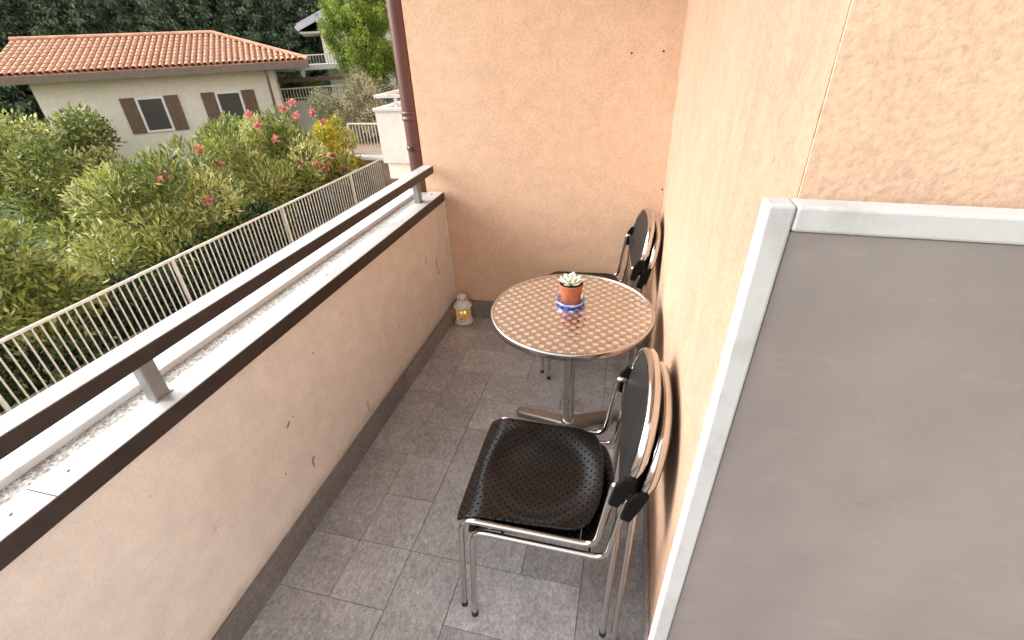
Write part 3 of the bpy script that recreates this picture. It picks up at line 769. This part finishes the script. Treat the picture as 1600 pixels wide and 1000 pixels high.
# white gabled house beyond --------------------------------------------------
v1 = local("gabled_house", -16.32, 25.15, math.atan2(0.545, 0.839), label="white gabled house with a pale metal edged roof behind the bright green tree", cat="house")
MB().prism([(0, -3.2), (10, -3.2), (10, 2.9), (5, 5.0), (0, 2.9)], 0, 9, 'y').build("wall", "cream_plaster", v1)
sl = math.atan2(2.1, 5)
def slab(m, z_off, th, x0, y0, y1):
    m.prism([(x0, 2.9 + x0 * 0.42 + z_off), (5, 5.0 + z_off), (5, 5.0 + z_off + th), (x0, 2.9 + x0 * 0.42 + z_off + th)], y0, y1, 'y')
m = MB(); slab(m, 0.05, 0.16, -0.95, -1.0, 9.5)
m.prism([(10.95, 2.5 + 0.05), (5, 5.05), (5, 5.21), (10.95, 2.5 + 0.21)], -1.0, 9.5, 'y')
rf = m.build("roof", "fascia_brown", v1)
m = MB(); m.prism([(-1.02, 2.46), (5, 4.99), (5, 5.30), (-1.02, 2.78)], -1.12, -1.001, 'y'); m.prism([(11.02, 2.46), (5, 4.99), (5, 5.30), (11.02, 2.78)], -1.12, -1.001, 'y'); m.build("verge_flashing", "lavender_metal", rf)
m = MB(); m.prism([(-1.13, 2.66), (-1.06, 2.50), (-0.96, 2.50), (-0.955, 2.74)], -1.1, 9.5, 'y'); m.build("gutter", "lavender_metal", rf)
MB().box(-0.95, -0.005, -0.9, 9.4, 2.38, 2.44).build("soffit", "white_plaster", v1)
m = MB(); m.prism([(-0.5, 2.70), (5, 4.90), (5, 5.02), (-0.5, 2.82)], -0.5, -0.3, 'y'); m.build("barge_beam", "brown_timber", v1)
# its balcony with bars
MB().box(-4.0, 2.0, -1.9, -0.005, 0.80, 1.02).build("balcony_slab", "white_plaster", v1)
bl = MB().box(-4.0, 2.0, -1.9, -1.85, 1.42, 1.47).build("balcony_rail", "white_paint", v1)
pr = None
for i in range(45):
    if pr is None: pr = MB().box(-0.02, 0.02, -1.885, -1.865, 1.02, 1.42).build("bar", "grey_fence_paint", bl); o = pr
    else: o = pr.copy(); S.collection.objects.link(o)
    o.location = (-3.95 + i * 0.135, 0, 0)
for x in (-3.9, -1.2, 0.9, 1.9): MB().box(x - 0.09, x + 0.09, -1.88, -1.70, -3.2, 0.80).build("pillar", "white_paint", v1)
for x in (1.2, 3.4, 6.5):
    wd = MB().box(x, x + 1.0, -0.04, -0.002, -0.6, 0.6).build("window", "white_paint", v1)
    MB().box(x + 0.08, x + 0.92, -0.05, -0.041, -0.52, 0.52).build("pane", "dark_interior", wd)
MB().box(-4.2, 1.0, -3.6, -3.45, 0.40, 0.56).build("awning_beam", "brown_timber", v1)

# small garden wall with railing in front of the white house
gw = local("garden_wall", -16.9, 19.9, math.atan2(0.545, 0.839), label="low white garden wall with a pale railing between the two houses", cat="wall")
MB().box(0, 4.5, 0, 0.2, -3.2, -0.35).build("wall_body", "white_plaster", gw)
rl = MB().box(0, 4.5, 0.07, 0.12, 0.15, 0.20).build("rail", "white_paint", gw)
MB().box(0, 4.5, 0.08, 0.11, -0.25, -0.22).build("lower_rail", "white_paint", gw)
pr = None
for i in range(34):
    if pr is None: pr = MB().box(-0.015, 0.015, 0.08, 0.11, -0.35, 0.15).build("bar", "white_paint", rl); o = pr
    else: o = pr.copy(); S.collection.objects.link(o)
    o.location = (0.05 + i * 0.133, 0, 0)

# ------------------------------------------------------------------ foliage
def leaves(name, mat, parent, centers, radii, n, size, cols, up=0.35, aspect=2.4, shell=0.55, stuff=True, droop=0.0, seed=1):
    g = np.random.default_rng(seed)
    centers = np.array(centers, float); radii = np.array(radii, float)
    if radii.ndim == 1: radii = np.repeat(radii[:, None], 3, 1)
    wgt = radii.prod(1) ** (2 / 3); idx = g.choice(len(centers), n, p=wgt / wgt.sum())
    d = g.normal(size=(n, 3)); d /= np.linalg.norm(d, axis=1)[:, None]
    rr = shell + (1 - shell) * g.random(n) ** 0.6
    rr *= 1 + 0.10 * g.normal(size=n)
    p = centers[idx] + d * rr[:, None] * radii[idx]
    ax = d * 0.7 + g.normal(size=(n, 3)) * 0.6 + np.array([0, 0, up]) ; ax /= np.linalg.norm(ax, axis=1)[:, None]
    nr = g.normal(size=(n, 3)) + np.array([0, 0, 0.8]); sd = np.cross(ax, nr); sd /= np.linalg.norm(sd, axis=1)[:, None]
    L = size * g.uniform(0.6, 1.35, n)[:, None]; W = L / aspect
    ax2 = ax * L; sd2 = sd * W * 0.5
    bend = np.array([0, 0, -droop]) * L
    v = np.stack([p, p + ax2 * 0.5 + sd2, p + ax2 + bend, p + ax2 * 0.5 - sd2], 1).reshape(-1, 3)
    me = bpy.data.meshes.new(name); me.vertices.add(4 * n); me.vertices.foreach_set('co', v.ravel())
    me.loops.add(4 * n); me.loops.foreach_set('vertex_index', np.arange(4 * n))
    me.polygons.add(n); me.polygons.foreach_set('loop_start', np.arange(0, 4 * n, 4)); me.polygons.foreach_set('loop_total', np.full(n, 4))
    me.update(); me.validate()
    cols = np.array(cols, float)
    # each clump leans to one of the leaf colours
    cc = g.random(len(centers)); cf = np.clip(cc[idx] + g.normal(size=n) * 0.28, 0, 0.999) * (len(cols) - 1)
    lo = cf.astype(int); fr = (cf - lo)[:, None]
    col = cols[lo] * (1 - fr) + cols[np.minimum(lo + 1, len(cols) - 1)] * fr
    col *= g.uniform(0.7, 1.3, n)[:, None] * (1.22 if mat == "leaf" else 1.0)
    at = me.attributes.new("leaf_colour", 'FLOAT_COLOR', 'POINT')
    c4 = np.ones((4 * n, 4)); c4[:, :3] = np.repeat(col, 4, 0); at.data.foreach_set('color', c4.ravel())
    me.materials.append(MATS[mat] if mat in MATS else bpy.data.materials[mat])
    o = bpy.data.objects.new(name, me); S.collection.objects.link(o); o.parent = parent
    if stuff: tag(o, kind="stuff")
    return o
MATS["leaf"] = bpy.data.materials["leaf"]; MATS["petal"] = bpy.data.materials["petal"]

def clumps(rx, ry, z0, z1, k, cr, seed, top_bias=0.0):
    g = np.random.default_rng(seed); c = []; r = []
    for i in range(k):
        d = g.normal(size=3); d /= np.linalg.norm(d); q = g.uniform(0.45, 1.0)
        zc = (z0 + z1) / 2 + d[2] * q * (z1 - z0) / 2
        c.append((d[0] * q * rx, d[1] * q * ry, zc)); r.append(cr * g.uniform(0.6, 1.25))
    return c, r
def shrub(name, x, y, rx, ry, z0, z1, n, size, cols, label, cat, k=26, cr=0.45, seed=1, group=None, stems=6, **kw):
    root = empty(name, (x, y, 0), 0, label=label, cat=cat, group=group)
    c, r = clumps(rx, ry, z0, z1, k, cr, seed)
    leaves("foliage", "leaf", root, c, r, n, size, cols, seed=seed, **kw)
    g = random.Random(seed); m = MB()
    zb = min(z0, -3.15) if z0 < -1.5 else z0 - 1.2
    for i in range(stems):
        a = g.uniform(0, 6.28); tx, ty = rx * 0.6 * math.cos(a), ry * 0.6 * math.sin(a); tz = z0 + (z1 - z0) * g.uniform(0.5, 0.85)
        m.tube([(tx * .1, ty * .1, zb), (tx * .5, ty * .5, (zb + tz) / 2 + .1), (tx, ty, tz)], 0.03, 6, radii=[0.05, 0.03, 0.01])
    m.build("stems", "bark", root)
    return root
G_OL = [(0.08, 0.105, 0.025), (0.18, 0.215, 0.045), (0.32, 0.335, 0.085), (0.46, 0.43, 0.20)]
G_LIME = [(0.06, 0.10, 0.018), (0.125, 0.19, 0.028), (0.22, 0.30, 0.04), (0.36, 0.42, 0.09)]
G_GREY = [(0.12, 0.115, 0.06), (0.20, 0.19, 0.105), (0.30, 0.275, 0.165), (0.40, 0.36, 0.23)]
G_YEL = [(0.20, 0.20, 0.02), (0.38, 0.33, 0.03), (0.52, 0.43, 0.05)]
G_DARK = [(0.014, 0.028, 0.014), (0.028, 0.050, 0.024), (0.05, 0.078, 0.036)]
G_CON = [(0.05, 0.075, 0.045), (0.085, 0.12, 0.068), (0.14, 0.18, 0.10), (0.20, 0.24, 0.14)]

def flowers(root, spots, size, cols, seed):
    for i, (dx, dy, z, r) in enumerate(spots):
        r = r * 0.5
        g = np.random.default_rng(seed + i)
        c = g.normal(size=(7, 3)) * r * 0.5 + np.array([dx, dy, z])
        o = leaves("flower_cluster", "petal", root, c, np.full(7, r * 0.45), 70, size, cols, aspect=1.3, shell=0.2, stuff=True, seed=seed + i)
PINK = [(0.50, 0.045, 0.11), (0.66, 0.11, 0.20), (0.75, 0.26, 0.32)]
SALM = [(0.62, 0.16, 0.17), (0.72, 0.30, 0.30)]
OG = "flowering shrubs behind the garden railing"
b = shrub("oleander_shrub", -9.25, 10.9, 1.35, 1.9, -2.9, 0.42, 26000, 0.15, G_OL, "tall oleander shrub with salmon flowers behind the garden railing, left of the yellow shrub", "shrub", k=60, cr=0.42, seed=3, aspect=4.0, up=0.7)
flowers(b, [(0.95, -0.35, 0.50, .13), (0.72, 0.35, 0.57, .14), (0.6, -0.9, 0.25, .13), (0.9, 0.1, 0.30, .10), (0.95, -0.9, -0.05, .12), (1.15, 0.5, 0.30, .1), (0.7, -1.2, 0.52, .12), (1.1, 0.9, 0.05, .09)], 0.06, SALM, 60)
b2 = shrub("oleander_shrub", -8.75, 11.45, 0.85, 1.15, -2.9, -0.72, 12000, 0.13, G_OL[:3], "dark oleander shrub with crimson flower clusters just below the yellow shrub", "shrub", k=36, cr=0.36, seed=5, aspect=4.0, up=0.6)
flowers(b2, [(0.75, -0.55, -0.90, .15), (0.72, -0.10, -0.78, .15), (0.80, -0.25, -1.0, .12), (0.70, 0.30, -0.82, .10), (0.85, 0.55, -1.25, .12), (0.6, -0.9, -0.75, .08)], 0.07, PINK, 90)
b3 = shrub("oleander_shrub", -9.4, 7.4, 1.4, 1.9, -3.0, 0.15, 20000, 0.15, G_OL, "second tall oleander shrub behind the garden railing, nearer and further left", "shrub", k=52, cr=0.45, seed=8, aspect=4.0, up=0.7)
flowers(b3, [(0.9, 0.6, 0.1, .13), (1.0, -0.4, -0.2, .12), (0.8, 1.1, -0.3, .12), (1.1, 0.2, -0.8, .12)], 0.07, SALM, 120)
shrub("leafy_shrub", -9.1, 3.9, 1.3, 1.8, -3.0, -0.3, 16000, 0.14, G_OL, "broad green shrub behind the near end of the garden railing at far left", "shrub", k=46, cr=0.45, seed=11, aspect=2.6)
shrub("leafy_shrub", -9.0, 0.6, 1.3, 1.8, -3.0, -0.9, 10000, 0.14, G_OL[:3], "low dark green shrub at the leftmost end of the garden railing", "shrub", k=40, cr=0.45, seed=12, aspect=2.6)
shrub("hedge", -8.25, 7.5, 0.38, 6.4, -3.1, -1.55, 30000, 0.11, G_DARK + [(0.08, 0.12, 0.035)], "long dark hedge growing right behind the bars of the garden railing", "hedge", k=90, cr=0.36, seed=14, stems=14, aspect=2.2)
shrub("yellow_shrub", -8.62, 12.75, 0.62, 0.62, -1.9, 0.02, 9000, 0.075, G_YEL, "bright yellow-green shrub at the corner of the terrace railing", "shrub", k=26, cr=0.26, seed=17, aspect=1.7)
shrub("grey_shrub", -9.75, 16.6, 1.75, 1.2, -1.3, 0.70, 30000, 0.085, G_GREY, "wide grey-green olive shrub below the bright green tree", "shrub", k=60, cr=0.38, seed=21, aspect=2.6, up=0.5)
shrub("grey_shrub", -8.0, 17.6, 1.1, 1.0, -1.3, 1.2, 16000, 0.085, G_GREY, "taller grey-green shrub right beside the brown downpipe", "shrub", k=40, cr=0.34, seed=22, aspect=2.6, up=0.5)
shrub("dark_shrub", -7.5, 15.4, 0.9, 0.6, -1.3, -0.35, 8000, 0.07, G_GREY[:2] + G_DARK[2:], "small dark shrub behind the bars of the terrace railing", "shrub", k=30, cr=0.25, seed=23)
shrub("hedge", -16.6, 22.4, 2.6, 0.4, -0.9, 0.55, 14000, 0.12, G_LIME[:3], "clipped light green hedge under the balcony of the white house", "hedge", k=50, cr=0.3, seed=24)
shrub("garden_bush", -12.9, 14.2, 1.6, 1.4, -3.0, -0.1, 16000, 0.13, [(0.09, 0.13, 0.03), (0.17, 0.22, 0.05), (0.28, 0.31, 0.11)], "pale green garden bush in front of the white garden wall", "shrub", k=40, cr=0.42, seed=25)
shrub("garden_bush", -17.5, 11.0, 2.2, 2.2, -3.0, 0.4, 18000, 0.16, G_OL, "large green garden bush left of the bungalow wall", "shrub", k=40, cr=0.6, seed=26)
shrub("garden_bush", -16.5, 5.0, 2.2, 2.4, -3.0, 0.1, 16000, 0.16, G_LIME[:3], "large light green garden bush at the far left of the garden", "shrub", k=40, cr=0.6, seed=27)

def tree(name, x, y, label):
    root = empty(name, (x, y, 0), 0, label=label, cat="tree")
    tr = MB(); g = random.Random(4)
    tr.tube([(0, 0, -3.2), (0.05, 0, -1.2), (0.0, 0.05, 0.6), (0.05, 0, 2.2)], 0.12, 10, radii=[0.14, 0.11, 0.06, 0.02]); tk = tr.build("trunk", "bark", root)
    c, r = [], []
    for i in range(300):
        a = g.uniform(0, 6.28); q = g.uniform(0.0, 1.0) ** 0.6; z = g.uniform(0.25, 4.4)
        R0 = 1.50 * (math.sin(math.pi * min(1, max(0.04, (z - 0.0) / 5.0))) ** 0.65) * g.uniform(0.85, 1.12)
        px, py = R0 * q * math.cos(a), R0 * q * math.sin(a)
        c.append((px, py, z)); r.append(g.uniform(0.16, 0.36))
        if i % 9 == 0:
            MB().tube([(0, 0, z - 0.9), (px * .5, py * .5, z - .35), (px, py, z)], 0.02, 5, radii=[0.04, 0.025, 0.01]).build("limb", "bark", tk)
        if q > 0.8:                                   # long upright shoots feathering the outline
            for t in range(5):
                k = 0.10 * t; c.append((px * (1 + k * .7), py * (1 + k * .7), z + 0.16 * t)); r.append(0.13 - 0.018 * t)
    leaves("crown", "leaf", root, c, r, 110000, 0.085, G_LIME, seed=31, aspect=2.6, up=0.8, shell=0.1)
    return root
tree("garden_tree", -10.75, 19.5, "bright lime-green tree with feathery shoots beside the downpipe")

# dark conifers filling the hillside behind
hl = MB(); vs = []; NX, NY = 30, 12
for j in range(NY + 1):
    for i in range(NX + 1):
        x = -130 + 220 * i / NX; y = 34 + 120 * j / NY
        d = max(0, (y - 34) * 0.8 + max(0, -x - 30) * 0.55)
        vs.append((x, y, -3.5 + 0.30 * d + 1.2 * math.sin(x * .11) * (j > 0)))
hl.add(vs, [(j * (NX + 1) + i, j * (NX + 1) + i + 1, (j + 1) * (NX + 1) + i + 1, (j + 1) * (NX + 1) + i) for j in range(NY) for i in range(NX)], True)
h_ = hl.build("hillside", "grass"); tag(h_, kind="structure")
def conifer(seed):
    root = empty("conifer"); g = random.Random(seed)
    MB().tube([(0, 0, -4), (0, 0, 11.6)], 0.2, 8, radii=[0.3, 0.05]).build("trunk", "bark", root)
    c, r = [], []
    H = 12.0
    for lv in range(30):
        z = -1.6 + lv * 0.45; R0 = max(0.25, 3.3 * (1 - (z + 2) / 14.2) ** 0.85)
        nb = 7 if lv < 20 else 5; a0 = g.uniform(0, 6.28)
        for k in range(nb):
            a = a0 + 6.28 * k / nb + g.uniform(-.25, .25); rl_ = R0 * g.uniform(0.75, 1.15)
            for t in (0.35, 0.6, 0.82, 1.0):
                c.append((rl_ * t * math.cos(a), rl_ * t * math.sin(a), z - 0.30 * t * t * rl_ * 0.45 + g.uniform(-.06, .06)))
                s_ = 0.55 * (1.15 - t * .55) * (R0 / 3.3 + 0.35); r.append((s_, s_, 0.13))
    leaves("crown", "leaf", root, c, r, 42000, 0.20, G_CON, seed=seed, aspect=1.9, up=-0.1, shell=0.1, droop=0.35)
    return root
protos = [conifer(41), conifer(42)]
cg = "dark conifers rising behind the houses"
used = [False, False]
places = []
for row, dist in ((0, 41.0), (1, 46.5), (2, 52.5)):
    az = -78.0 + row * 1.5
    while az < -22:
        places.append((az + random.uniform(-.7, .7), dist + random.uniform(-1.2, 1.2), row)); az += 4.3 - 0.35 * row
for i, (az, dist, row) in enumerate(places):
    k = i % 2
    o = protos[k] if not used[k] else copy_tree(protos[k]); used[k] = True
    o.location = (dist * math.sin(R(az)), dist * math.cos(R(az)), -1.6 + row * 1.3)
    o.rotation_euler = (0, 0, random.uniform(0, 6.28)); s_ = random.uniform(0.85, 1.12); o.scale = (s_, s_, s_)
    tag(o, "tall dark green conifer in the dense stand behind the houses", "tree", cg)

S.render.resolution_x = 1024; S.render.resolution_y = 640
